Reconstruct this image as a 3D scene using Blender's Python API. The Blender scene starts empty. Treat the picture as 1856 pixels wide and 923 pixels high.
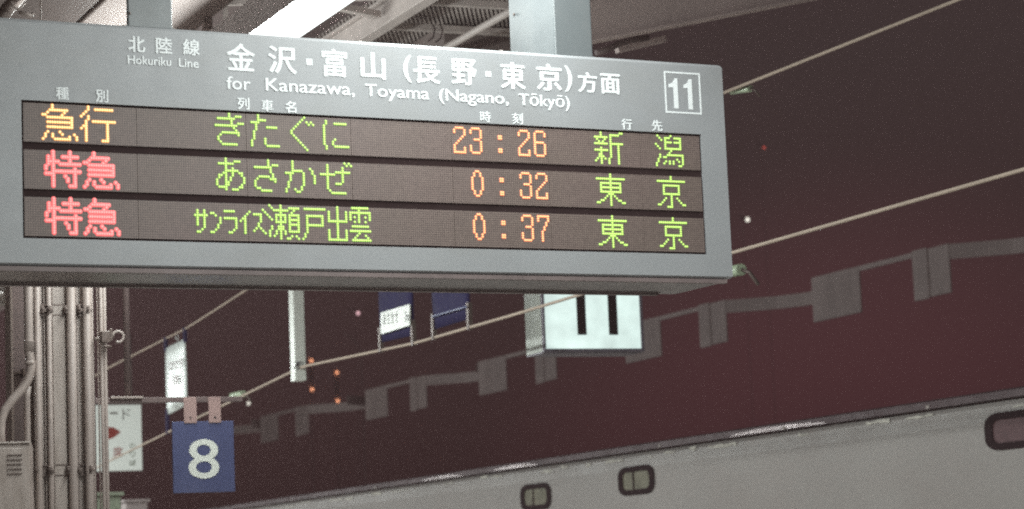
import bpy, bmesh, math, random
from mathutils import Vector, Matrix
random.seed(7)
C = bpy.context.scene.collection
SC = bpy.context.scene

# ---------------------------------------------------------------- camera
YAW, PITCH, ROLL = 0.4427, 0.1369, -0.0458
FPX, PX, PY = 4474.9, 1087.68, 417.98           # focal length and principal point (px of the 1856 px frame)
EYE = Vector((0, 0, 1.6))
fw = Vector((math.sin(YAW)*math.cos(PITCH), math.cos(YAW)*math.cos(PITCH), math.sin(PITCH)))
rt0 = Vector((math.cos(YAW), -math.sin(YAW), 0)); up0 = rt0.cross(fw)
rt = math.cos(ROLL)*rt0 + math.sin(ROLL)*up0
up = -math.sin(ROLL)*rt0 + math.cos(ROLL)*up0
cd = bpy.data.cameras.new('camera'); cam = bpy.data.objects.new('camera', cd); C.objects.link(cam)
cam.matrix_world = Matrix(((rt.x, up.x, -fw.x, EYE.x), (rt.y, up.y, -fw.y, EYE.y), (rt.z, up.z, -fw.z, EYE.z), (0, 0, 0, 1)))
cd.sensor_fit = 'HORIZONTAL'; cd.sensor_width = 36; cd.lens = FPX/1856*36
cd.shift_x = (928-PX)/1856; cd.shift_y = -(461.5-PY)/1856
cd.clip_start = 0.05; cd.clip_end = 6000
cd.dof.use_dof = True; cd.dof.focus_distance = 9.0; cd.dof.aperture_fstop = 5.0
SC.camera = cam

# ---------------------------------------------------------------- night sky, exposure
W = bpy.data.worlds.new('World'); SC.world = W; W.use_nodes = True
nt = W.node_tree; nt.nodes.clear()
wo = nt.nodes.new('ShaderNodeOutputWorld'); wb = nt.nodes.new('ShaderNodeBackground')
tc = nt.nodes.new('ShaderNodeTexCoord'); sep = nt.nodes.new('ShaderNodeSeparateXYZ')
nt.links.new(tc.outputs['Generated'], sep.inputs[0])
rp = nt.nodes.new('ShaderNodeValToRGB'); nt.links.new(sep.outputs['Z'], rp.inputs[0])
cr = rp.color_ramp; cr.elements[0].position = 0.0; cr.elements[0].color = (.047, .0185, .0190, 1)
cr.elements[1].position = 0.6; cr.elements[1].color = (.038, .027, .027, 1)
e = cr.elements.new(0.2); e.color = (.041, .028, .0275, 1)
# reddish glow added low in the sky, standing in for a film light leak
gd = nt.nodes.new('ShaderNodeVectorMath'); gd.operation = 'DOT_PRODUCT'
gdir = Vector((math.sin(.54), math.cos(.54), .0)).normalized()
gd.inputs[1].default_value = gdir; nt.links.new(tc.outputs['Generated'], gd.inputs[0])
mr = nt.nodes.new('ShaderNodeMapRange'); mr.interpolation_type = 'SMOOTHSTEP'
mr.inputs['From Min'].default_value = .985; mr.inputs['From Max'].default_value = 1.0
nt.links.new(gd.outputs['Value'], mr.inputs['Value'])
mx = nt.nodes.new('ShaderNodeMixRGB'); mx.blend_type = 'ADD'; mx.inputs[2].default_value = (.050, .011, .016, 1)
nt.links.new(mr.outputs[0], mx.inputs[0]); nt.links.new(rp.outputs[0], mx.inputs[1])
nt.links.new(mx.outputs[0], wb.inputs[0]); wb.inputs[1].default_value = 1.0
nt.links.new(wb.outputs[0], wo.inputs[0])
SC.view_settings.view_transform = 'Standard'; SC.view_settings.look = 'None'
SC.view_settings.exposure = 0; SC.view_settings.gamma = 1
SC.render.engine = 'CYCLES'
SC.cycles.max_bounces = 5; SC.cycles.diffuse_bounces = 3; SC.cycles.glossy_bounces = 3
SC.cycles.sample_clamp_indirect = 1; SC.cycles.sample_clamp_direct = 30
SC.cycles.use_denoising = False; SC.cycles.use_adaptive_sampling = False      # the grain stays, as on the film
SC.cycles.filter_width = 2.0
LAMP = 46.5                                      # strength of the canopy tube lights

# ---------------------------------------------------------------- where a picture point lies in the place
def ray(x, y): return fw + rt*((x-PX)/FPX) - up*((y-PY)/FPX)
def onX(x, y, X): v = ray(x, y); return EYE + v*(X/v.x)
def onY(x, y, Y): v = ray(x, y); return EYE + v*(Y/v.y)
def onZ(x, y, Z): v = ray(x, y); return EYE + v*((Z-1.6)/v.z)

# ---------------------------------------------------------------- helpers
def bx(bm, x0, x1, y0, y1, z0, z1, M=None):
    vs = [bm.verts.new(Vector(p)) for p in ((x0,y0,z0),(x1,y0,z0),(x1,y1,z0),(x0,y1,z0),(x0,y0,z1),(x1,y0,z1),(x1,y1,z1),(x0,y1,z1))]
    if M is not None:
        for v in vs: v.co = M @ v.co
    for f in ((0,3,2,1),(4,5,6,7),(0,1,5,4),(1,2,6,5),(2,3,7,6),(3,0,4,7)): bm.faces.new([vs[i] for i in f])
    return vs
def bar(bm, a, b, w, h, upv=(0,0,1)):
    a, b = Vector(a), Vector(b); d = b-a; L = d.length; d.normalize()
    s = d.cross(Vector(upv)).normalized(); u = s.cross(d)
    M = Matrix(((s.x,d.x,u.x,a.x),(s.y,d.y,u.y,a.y),(s.z,d.z,u.z,a.z),(0,0,0,1)))
    bx(bm, -w/2, w/2, 0, L, -h/2, h/2, M)
def tube(bm, pts, r, n=12, cap=True):
    pts = [Vector(p) for p in pts]; rings = []; ref = None
    for i, p in enumerate(pts):
        a = pts[max(i-1,0)]; b = pts[min(i+1,len(pts)-1)]; d = (b-a).normalized()
        if ref is None: ref = Vector((1,0,0)) if abs(d.x) < .9 else Vector((0,1,0))
        s = (ref - d*ref.dot(d)).normalized(); t = d.cross(s); ref = s
        rr = r[i] if isinstance(r, (list,tuple)) else r
        rings.append([bm.verts.new(p + (s*math.cos(2*math.pi*k/n) + t*math.sin(2*math.pi*k/n))*rr) for k in range(n)])
    for A, B in zip(rings, rings[1:]):
        for k in range(n):
            f = bm.faces.new((A[k], A[(k+1)%n], B[(k+1)%n], B[k])); f.smooth = True
    if cap: bm.faces.new(rings[0][::-1]); bm.faces.new(rings[-1])
def prism(bm, prof, y0, y1, axis='Y', smooth=False):
    def mk(a, b, y): return (a, y, b) if axis == 'Y' else (y, a, b) if axis == 'X' else (a, b, y)
    A = [bm.verts.new(mk(a,b,y0)) for a,b in prof]; B = [bm.verts.new(mk(a,b,y1)) for a,b in prof]
    n = len(prof)
    for k in range(n):
        f = bm.faces.new((A[k], A[(k+1)%n], B[(k+1)%n], B[k])); f.smooth = smooth
    bm.faces.new(A[::-1]); bm.faces.new(B)
SPLIT = {'mount','fitting','screw','lid_clip','pipe_clip','cable_loop','bolt','hanging_rod','gutter_joint','brace','underside_frame','wheelset','column_core','crossbeam_end','hook_clamp','edge_beam','pipe_clamp','strap'}
def obj(name, bm, m, parent=None, bevel=0, seg=2, fix=True):
    if name in SPLIT and isinstance(bm, bmesh.types.BMesh):
        SPLIT.discard(name); bm.verts.ensure_lookup_table(); bm.verts.index_update(); seen = set(); first = None; rest = []
        for v in bm.verts:
            if v.index in seen: continue
            st, comp = [v], []; seen.add(v.index)
            while st:
                a = st.pop(); comp.append(a)
                for e in a.link_edges:
                    b = e.other_vert(a)
                    if b.index not in seen: seen.add(b.index); st.append(b)
            nb = bmesh.new(); mp = {a.index: nb.verts.new(a.co) for a in comp}; fs = set()
            for a in comp:
                for f in a.link_faces: fs.add(f)
            for f in fs: nf = nb.faces.new([mp[x.index] for x in f.verts]); nf.smooth = f.smooth
            o = obj(name, nb, m, parent, bevel, seg, fix)
            if first is None: first = o
            else: rest.append(o)
        SPLIT.add(name); bm.free(); first_rest[first.name] = rest; return first
    if isinstance(bm, bmesh.types.BMesh):
        if fix: bmesh.ops.recalc_face_normals(bm, faces=bm.faces[:])
        me = bpy.data.meshes.new(name); bm.to_mesh(me); bm.free()
    else: me = bm
    if m is not None:
        me.materials.clear(); me.materials.append(m)
    o = bpy.data.objects.new(name, me); C.objects.link(o)
    if parent is not None: o.parent = parent
    if bevel:
        b = o.modifiers.new('bevel', 'BEVEL'); b.width = bevel; b.segments = seg; b.limit_method = 'ANGLE'; b.angle_limit = .6
    return o
first_rest = {}
def settle():
    """pieces split off a part follow the parent their first piece was given"""
    for n_, rest in first_rest.items():
        f = bpy.data.objects.get(n_)
        for r_ in rest: r_.parent = f.parent; r_.matrix_parent_inverse = f.matrix_parent_inverse.copy()
def tag(o, label=None, cat=None, group=None, kind=None):
    if label: o['label'] = label
    if cat: o['category'] = cat
    if group: o['group'] = group
    if kind: o['kind'] = kind
    return o
def empty(name, loc, rz=0):
    o = bpy.data.objects.new(name, None); C.objects.link(o); o.location = loc; o.rotation_euler = (0,0,rz)
    o.empty_display_size = .1; return o
def copy_tree(o, parent=None):
    c = o.copy(); C.objects.link(c); c.parent = parent; c.matrix_parent_inverse = o.matrix_parent_inverse.copy()
    for ch in list(o.children): copy_tree(ch, c)
    return c
def B(): return bmesh.new()

def mat(name, col, rough=.5, metal=0, var=.12, scale=6, dirt=None, dirtamt=.35, dscale=(3,3,3), bump=0, bscale=60, spec=.5, fine=None):
    """painted or bare surface: base colour, slow tonal variation, dirt stains with a shape of their own, fine relief"""
    m = bpy.data.materials.new(name); m.use_nodes = True; t = m.node_tree; p = t.nodes['Principled BSDF']
    p.inputs['Roughness'].default_value = rough; p.inputs['Metallic'].default_value = metal
    p.inputs['Specular IOR Level'].default_value = spec
    tc = t.nodes.new('ShaderNodeTexCoord')
    n1 = t.nodes.new('ShaderNodeTexNoise'); n1.inputs['Scale'].default_value = scale; n1.inputs['Detail'].default_value = 6
    t.links.new(tc.outputs['Object'], n1.inputs['Vector'])
    r1 = t.nodes.new('ShaderNodeMapRange'); r1.inputs['From Min'].default_value = .3; r1.inputs['From Max'].default_value = .7
    r1.inputs['To Min'].default_value = 1-var; r1.inputs['To Max'].default_value = 1+var
    t.links.new(n1.outputs['Fac'], r1.inputs['Value'])
    mu = t.nodes.new('ShaderNodeVectorMath'); mu.operation = 'SCALE'; mu.inputs[0].default_value = col[:3]
    t.links.new(r1.outputs[0], mu.inputs['Scale']); out = mu.outputs[0]
    if dirt:
        mp = t.nodes.new('ShaderNodeMapping'); mp.inputs['Scale'].default_value = dscale; t.links.new(tc.outputs['Object'], mp.inputs[0])
        n2 = t.nodes.new('ShaderNodeTexNoise'); n2.inputs['Scale'].default_value = 1; n2.inputs['Detail'].default_value = 8; n2.inputs['Roughness'].default_value = .65
        t.links.new(mp.outputs[0], n2.inputs['Vector'])
        r2 = t.nodes.new('ShaderNodeMapRange'); r2.inputs['From Min'].default_value = .48; r2.inputs['From Max'].default_value = .72
        r2.inputs['To Max'].default_value = dirtamt; t.links.new(n2.outputs['Fac'], r2.inputs['Value'])
        mxx = t.nodes.new('ShaderNodeMixRGB'); mxx.inputs[2].default_value = (*dirt, 1)
        t.links.new(r2.outputs[0], mxx.inputs[0]); t.links.new(out, mxx.inputs[1]); out = mxx.outputs[0]
    t.links.new(out, p.inputs['Base Color'])
    n3 = t.nodes.new('ShaderNodeTexNoise'); n3.inputs['Scale'].default_value = scale*3; n3.inputs['Detail'].default_value = 5
    t.links.new(tc.outputs['Object'], n3.inputs['Vector'])
    r3 = t.nodes.new('ShaderNodeMapRange'); r3.inputs['To Min'].default_value = max(rough-.12, .02); r3.inputs['To Max'].default_value = min(rough+.12, 1)
    t.links.new(n3.outputs['Fac'], r3.inputs['Value']); t.links.new(r3.outputs[0], p.inputs['Roughness'])
    if bump:
        n4 = t.nodes.new('ShaderNodeTexNoise'); n4.inputs['Scale'].default_value = bscale; n4.inputs['Detail'].default_value = 4
        t.links.new(tc.outputs['Object'], n4.inputs['Vector'])
        bp = t.nodes.new('ShaderNodeBump'); bp.inputs['Strength'].default_value = bump; bp.inputs['Distance'].default_value = .01
        t.links.new(n4.outputs['Fac'], bp.inputs['Height']); t.links.new(bp.outputs[0], p.inputs['Normal'])
    return m
def emat(name, col, s):
    m = bpy.data.materials.new(name); m.use_nodes = True; p = m.node_tree.nodes['Principled BSDF']
    p.inputs['Base Color'].default_value = (*[min(c,.6) for c in col], 1); p.inputs['Roughness'].default_value = .4
    p.inputs['Emission Color'].default_value = (*col, 1); p.inputs['Emission Strength'].default_value = s
    if name != 'lit_box_face': m.cycles.emission_sampling = 'NONE'     # small emitters: found by bounce rays, not sampled one by one
    return m

M = {}
M['board'] = mat('board_paint', (.337,.345,.354), .42, 0, .05, 3, dirt=(.26,.25,.22), dirtamt=.22, dscale=(2,2,5), bump=.05, bscale=300)
M['hanger'] = mat('hanger_paint', (.15,.165,.17), .35, 0, .04, 4, dirt=(.28,.27,.25), dirtamt=.2)
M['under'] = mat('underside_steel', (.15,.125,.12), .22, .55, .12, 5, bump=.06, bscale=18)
M['black'] = mat('dark_frame', (.034,.020,.020), .85, 0, .12, 8, spec=.15)
M['white'] = mat('white_lettering', (.90,.93,.93), .45, 0, .03, 30)
M['cream'] = mat('cream_paint', (.42,.36,.325), .42, 0, .06, 5, dirt=(.19,.14,.11), dirtamt=.55, dscale=(14,14,3), bump=.12, bscale=120)
M['pipe'] = mat('pipe_paint', (.39,.325,.295), .5, 0, .05, 7, dirt=(.2,.15,.12), dirtamt=.5, dscale=(18,18,4), bump=.08, bscale=150)
M['clamp'] = mat('clamp_steel', (.16,.125,.11), .45, .4, .2, 14, dirt=(.10,.06,.05), dirtamt=.6, dscale=(30,30,30))
M['brown'] = mat('brown_steel', (.20,.155,.15), .55, 0, .14, 3, dirt=(.06,.045,.04), dirtamt=.5, dscale=(2,.6,3), bump=.1, bscale=30)
M['darkbrown'] = mat('dark_brown_steel', (.16,.12,.115), .6, 0, .15, 5)
M['armpaint'] = mat('arm_paint', (.60,.49,.46), .6, 0, .1, 1.5, dirt=(.25,.19,.18), dirtamt=.5, dscale=(2,2,2))
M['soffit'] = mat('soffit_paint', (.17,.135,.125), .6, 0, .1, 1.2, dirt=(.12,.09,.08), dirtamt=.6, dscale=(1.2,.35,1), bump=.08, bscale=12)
M['steel'] = mat('grey_steel', (.48,.42,.39), .5, 0, .1, 4, dirt=(.12,.09,.08), dirtamt=.6, dscale=(5,2,5), bump=.1, bscale=60)
M['lamp_body'] = mat('lamp_body', (.84,.82,.83), .4, 0, .04, 3, dirt=(.4,.37,.35), dirtamt=.4, dscale=(3,1,3))
M['tube'] = emat('tube_light', (.93,1.0,.98), 2.0)
M['signwhite'] = mat('sign_white', (.84,.87,.80), .35, 0, .05, 3, dirt=(.45,.45,.4), dirtamt=.3)
M['banwhite'] = mat('banner_white', (.84,.90,.86), .3, 0, .05, 3)
M['bluesign'] = mat('sign_blue', (.075,.088,.19), .45, 0, .08, 6, dirt=(.12,.13,.2), dirtamt=.3)
M['bluebanner'] = mat('banner_blue', (.020,.017,.068), .7, 0, .1, 6, spec=.15)
M['pink'] = mat('bracket_pink', (.40,.27,.25), .5, 0, .08, 8)
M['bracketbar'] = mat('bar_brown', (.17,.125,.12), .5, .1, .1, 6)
M['wire'] = mat('wire_metal', (.50,.40,.32), .7, 0, .1, 4)
M['red'] = mat('print_red', (.45,.07,.05), .5, 0, .05, 8)
M['grey_print'] = mat('print_grey', (.20,.19,.17), .5, 0, .05, 8)
M['pale_print'] = mat('print_pale', (.50,.42,.42), .5, 0, .05, 8)
M['green_print'] = mat('print_green', (.20,.23,.15), .5, 0, .05, 8)
M['ink'] = mat('print_ink', (.05,.045,.05), .5, 0, .05, 8)
M['train'] = mat('train_paint', (.375,.345,.325), .42, 0, .04, .9, dirt=(.30,.24,.22), dirtamt=.3, dscale=(3,.7,1.6), bump=.05, bscale=5)
M['train_roof'] = mat('train_roof', (.24,.16,.16), .55, 0, .15, 3)
M['gutter'] = mat('gutter_metal', (.12,.085,.09), .5, .3, .2, 3, dirt=(.06,.03,.035), dirtamt=.8, dscale=(4,.9,4))
M['rubber'] = mat('window_rubber', (.03,.016,.018), .7, 0, .1, 8, spec=.1)
M['curtain'] = mat('window_glass', (.24,.225,.17), .45, 0, .25, 7, spec=.12)
M['glassdark'] = mat('window_glass_dark', (.15,.09,.095), .35, 0, .25, 7, spec=.12)
M['concrete'] = mat('concrete', (.52,.495,.46), .8, 0, .12, 2, dirt=(.15,.13,.12), dirtamt=.5, bump=.3, bscale=40)
M['ballast'] = mat('ballast', (.13,.11,.10), .9, 0, .35, 25, bump=.9, bscale=30)
M['canopy'] = mat('far_canopy_paint', (.66,.55,.525), .6, 0, .10, .9, dirt=(.30,.24,.23), dirtamt=.5, dscale=(1,1.5,.8))
M['canopy_dark'] = mat('far_canopy_steel', (.42,.36,.35), .7, 0, .15, 1)
M['ceramic'] = mat('insulator_glaze', (.50,.60,.42), .25, 0, .2, 20)
M['machine'] = mat('machine_green', (.26,.30,.22), .45, 0, .1, 5, dirt=(.12,.12,.1), dirtamt=.5, dscale=(6,6,6))

# unlit lamp matrix: rows of small lens dots, 4 mm apart
def led_mat():
    m = bpy.data.materials.new('unlit_led_matrix'); m.use_nodes = True; t = m.node_tree; p = t.nodes['Principled BSDF']
    tc = t.nodes.new('ShaderNodeTexCoord'); s = t.nodes.new('ShaderNodeSeparateXYZ'); t.links.new(tc.outputs['Object'], s.inputs[0])
    def wave(sock):
        a = t.nodes.new('ShaderNodeMath'); a.operation = 'MULTIPLY'; a.inputs[1].default_value = 2*math.pi/.008; t.links.new(sock, a.inputs[0])
        b = t.nodes.new('ShaderNodeMath'); b.operation = 'SINE'; t.links.new(a.outputs[0], b.inputs[0])
        c = t.nodes.new('ShaderNodeMath'); c.operation = 'ABSOLUTE'; t.links.new(b.outputs[0], c.inputs[0]); return c.outputs[0]
    w1, w2 = wave(s.outputs['X']), wave(s.outputs['Z'])
    mu = t.nodes.new('ShaderNodeMath'); mu.operation = 'MULTIPLY'; t.links.new(w1, mu.inputs[0]); t.links.new(w2, mu.inputs[1])
    n = t.nodes.new('ShaderNodeTexNoise'); n.inputs['Scale'].default_value = 3; t.links.new(tc.outputs['Object'], n.inputs['Vector'])
    n2 = t.nodes.new('ShaderNodeTexNoise'); n2.inputs['Scale'].default_value = 90; t.links.new(tc.outputs['Object'], n2.inputs['Vector'])
    def cell(sock):
        a = t.nodes.new('ShaderNodeMath'); a.operation = 'MULTIPLY'; a.inputs[1].default_value = 2*math.pi/.008; t.links.new(sock, a.inputs[0])
        b = t.nodes.new('ShaderNodeMath'); b.operation = 'COSINE'; t.links.new(a.outputs[0], b.inputs[0]); return b.outputs[0]
    cc = t.nodes.new('ShaderNodeMath'); cc.operation = 'ADD'; t.links.new(cell(s.outputs['X']), cc.inputs[0]); t.links.new(cell(s.outputs['Z']), cc.inputs[1])
    c3 = t.nodes.new('ShaderNodeMath'); c3.operation = 'MULTIPLY_ADD'; t.links.new(cc.outputs[0], c3.inputs[0]); c3.inputs[1].default_value = -.26; t.links.new(mu.outputs[0], c3.inputs[2]); mu = c3
    ad = t.nodes.new('ShaderNodeMath'); ad.operation = 'MULTIPLY_ADD'; t.links.new(n2.outputs['Fac'], ad.inputs[0]); ad.inputs[1].default_value = .5; t.links.new(mu.outputs[0], ad.inputs[2])
    rpp = t.nodes.new('ShaderNodeMapRange'); rpp.inputs['From Min'].default_value = .2; rpp.inputs['From Max'].default_value = 1.25; t.links.new(ad.outputs[0], rpp.inputs['Value'])
    c1 = t.nodes.new('ShaderNodeMixRGB'); c1.inputs[1].default_value = (.25,.205,.165,1); c1.inputs[2].default_value = (.30,.215,.20,1)
    t.links.new(n.outputs['Fac'], c1.inputs[0])
    c2 = t.nodes.new('ShaderNodeMixRGB'); c2.inputs[1].default_value = (.075,.052,.05,1); t.links.new(rpp.outputs[0], c2.inputs[0]); t.links.new(c1.outputs[0], c2.inputs[2])
    t.links.new(c2.outputs[0], p.inputs['Base Color']); p.inputs['Roughness'].default_value = .5
    return m
M['led'] = led_mat()

# ---------------------------------------------------------------- lettering from the built-in font
_dg = None
def glyph_mesh(txt, bold=0.0):
    c = bpy.data.curves.new('lettering', 'FONT'); c.body = txt; c.size = 1; c.offset = bold; c.resolution_u = 4
    o = bpy.data.objects.new('lettering', c); C.objects.link(o)
    bpy.context.view_layer.update()
    dg = bpy.context.evaluated_depsgraph_get(); me = bpy.data.meshes.new_from_object(o.evaluated_get(dg))
    bpy.data.objects.remove(o); bpy.data.curves.remove(c)
    return me
def heavy_mesh(txt, bold):
    if bold <= 0: return glyph_mesh(txt, bold)
    src = glyph_mesh(txt, 0.0); bm = bmesh.new(); b = bold
    for i, (dx, dy) in enumerate(((-b,0),(b,0),(0,-b*.6),(0,b*.6),(-b*.5,-b*.4),(b*.5,b*.4),(-b*.5,b*.4),(b*.5,-b*.4),(0,0))):
        n0 = len(bm.verts); bm.from_mesh(src); bm.verts.ensure_lookup_table()
        for v in bm.verts[n0:]: v.co += Vector((dx, dy, .00012*i))
    me = bpy.data.meshes.new('lettering'); bm.to_mesh(me); bm.free(); return me
def lettering(txt, O, U, V, u0, u1, v0, v1, m, parent, bold=.02, name='lettering', thick=.0012):
    """the text fitted into the rectangle u0..u1 x v0..v1 of the plane at O with axes U, V; it stands `thick` proud"""
    me = heavy_mesh(txt, bold)
    xs = [v.co.x for v in me.vertices]; ys = [v.co.y for v in me.vertices]
    x0, x1, y0, y1 = min(xs), max(xs), min(ys), max(ys)
    O, U, V = Vector(O), Vector(U), Vector(V); N = U.cross(V).normalized()
    for v in me.vertices:
        a = u0 + (v.co.x-x0)/(x1-x0)*(u1-u0); b = v0 + (v.co.y-y0)/(y1-y0)*(v1-v0)
        v.co = O + U*a + V*b + N*(thick+v.co.z)
    return obj(name, me, m, parent)

# ================================================================ SETTING
g = B(); bx(g, -700, 700, -300, 1100, -1.5, -1.35); tag(obj('ground', g, M['ballast']), kind='structure')
g = B(); bx(g, -4.5, 8.15, -12, 140, -1.346, 0); tag(obj('platform', g, M['concrete'], bevel=.02), kind='structure')
g = B(); bx(g, 14.6, 26, -12, 140, -1.346, 0); tag(obj('far_platform', g, M['concrete'], bevel=.02), kind='structure')
g = B()
for k in range(150): bx(g, 8.75, 11.15, -12+k*.62, -11.76+k*.62, -1.345, -1.25)
tag(obj('sleepers', g, M['concrete']), kind='stuff')
for X in (9.42, 10.49):
    g = B(); bx(g, X-.033, X+.033, -12, 90, -1.249, -1.1); o = obj('rail', g, M['gutter'])
    tag(o, 'steel rail under the train, nearer the platform' if X < 10 else 'steel rail under the train, farther from the platform', 'rail', 'rails of the track beside the platform')

# ================================================================ DEPARTURE BOARD
RA = .0584
board = empty('departure_board', (1.6976, 7.9154, 2.6588), RA)
tag(board, 'grey hanging departure board with three rows of lit LED text and white lettering', 'departure board')
BI = Matrix.Rotation(-RA, 4, 'Z')
def bd(x, y):
    """board-plane coordinates (u along, w up) of a picture point"""
    n = Vector((-math.sin(RA), math.cos(RA), 0)); P0 = Vector((1.6976, 7.9154, 2.6588)); v = ray(x, y)
    t = (P0-EYE).dot(n)/v.dot(n); p = EYE+v*t - P0; p = BI @ p; return p.x, p.z
DH = .448; D0 = .0912; D1 = D0+DH; L = 2.564; UL = -.13; UR = 2.6801; HT = .8132; DEP = .394
# housing as a frame round the display opening, one mesh
g = B()
def ring(bm, x0, x1, z0, z1, y): return [bm.verts.new((x0,y,z0)), bm.verts.new((x1,y,z0)), bm.verts.new((x1,y,z1)), bm.verts.new((x0,y,z1))]
r = .014
def rrect(x0, x1, z0, z1, r, n=4):
    out = []
    for cx, cz, a0 in ((x1-r, z0+r, -90), (x1-r, z1-r, 0), (x0+r, z1-r, 90), (x0+r, z0+r, 180)):
        for k in range(n+1):
            a = math.radians(a0+90*k/n); out.append((cx+r*math.cos(a), cz+r*math.sin(a)))
    return out
outer = rrect(UL, UR, 0, HT, .016)
inner = [(L+.003, D0-.003), (L+.003, D1+.003), (-.003, D1+.003), (-.003, D0-.003)]
F0 = [g.verts.new((a, .011, b)) for a, b in outer]
F1 = [g.verts.new((min(max(a,UL+.007),UR-.007), 0, min(max(b,.007),HT-.011))) for a, b in outer]
BK = [g.verts.new((a, DEP-.05, b)) for a, b in outer]
I0 = [g.verts.new((a, 0, b)) for a, b in inner]; I1 = [g.verts.new((a, .012, b)) for a, b in inner]
n = len(outer)
for k in range(n):
    g.faces.new((F0[k], F0[(k+1)%n], BK[(k+1)%n], BK[k])); g.faces.new((F1[k], F1[(k+1)%n], F0[(k+1)%n], F0[k]))
m5 = n//4
for q in range(4):       # front sheet: corner fans and sides
    ks = [q*m5+k for k in range(m5)]
    for a, b in zip(ks, ks[1:]): g.faces.new((I0[q], F1[a], F1[b]))
    g.faces.new((I0[q], F1[ks[-1]], F1[(ks[-1]+1)%n], I0[(q+1)%4]))
for q in range(4): g.faces.new((I0[q], I0[(q+1)%4], I1[(q+1)%4], I1[q]))
g.faces.new(BK)
obj('housing', g, M['board'], board)
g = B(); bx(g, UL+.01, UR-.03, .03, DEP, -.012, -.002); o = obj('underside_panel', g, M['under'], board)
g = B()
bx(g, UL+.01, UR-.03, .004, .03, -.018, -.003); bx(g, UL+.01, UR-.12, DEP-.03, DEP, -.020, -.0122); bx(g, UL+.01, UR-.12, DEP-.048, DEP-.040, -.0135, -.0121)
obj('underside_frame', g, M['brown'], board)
g = B(); bx(g, -.003, L+.003, .011, .0115, D0-.003, D1+.003); obj('display_backing', g, M['black'], board)
GAP = .0262; RH = (DH-2*GAP-.010)/3
rows_top = []
for rr in range(3):
    top = D1-.005-rr*(RH+GAP)
    rows_top.append(top-(RH-16*.008)/2)
    for k in range(7):
        u0 = k*.384+.0008; u1 = min((k+1)*.384-.0008, L-.004)
        if k == 0: u0 = .004
        g = B(); bx(g, u0, u1, .005, .0105, top-RH, top); obj('led_panel', g, M['led'], board)
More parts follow.
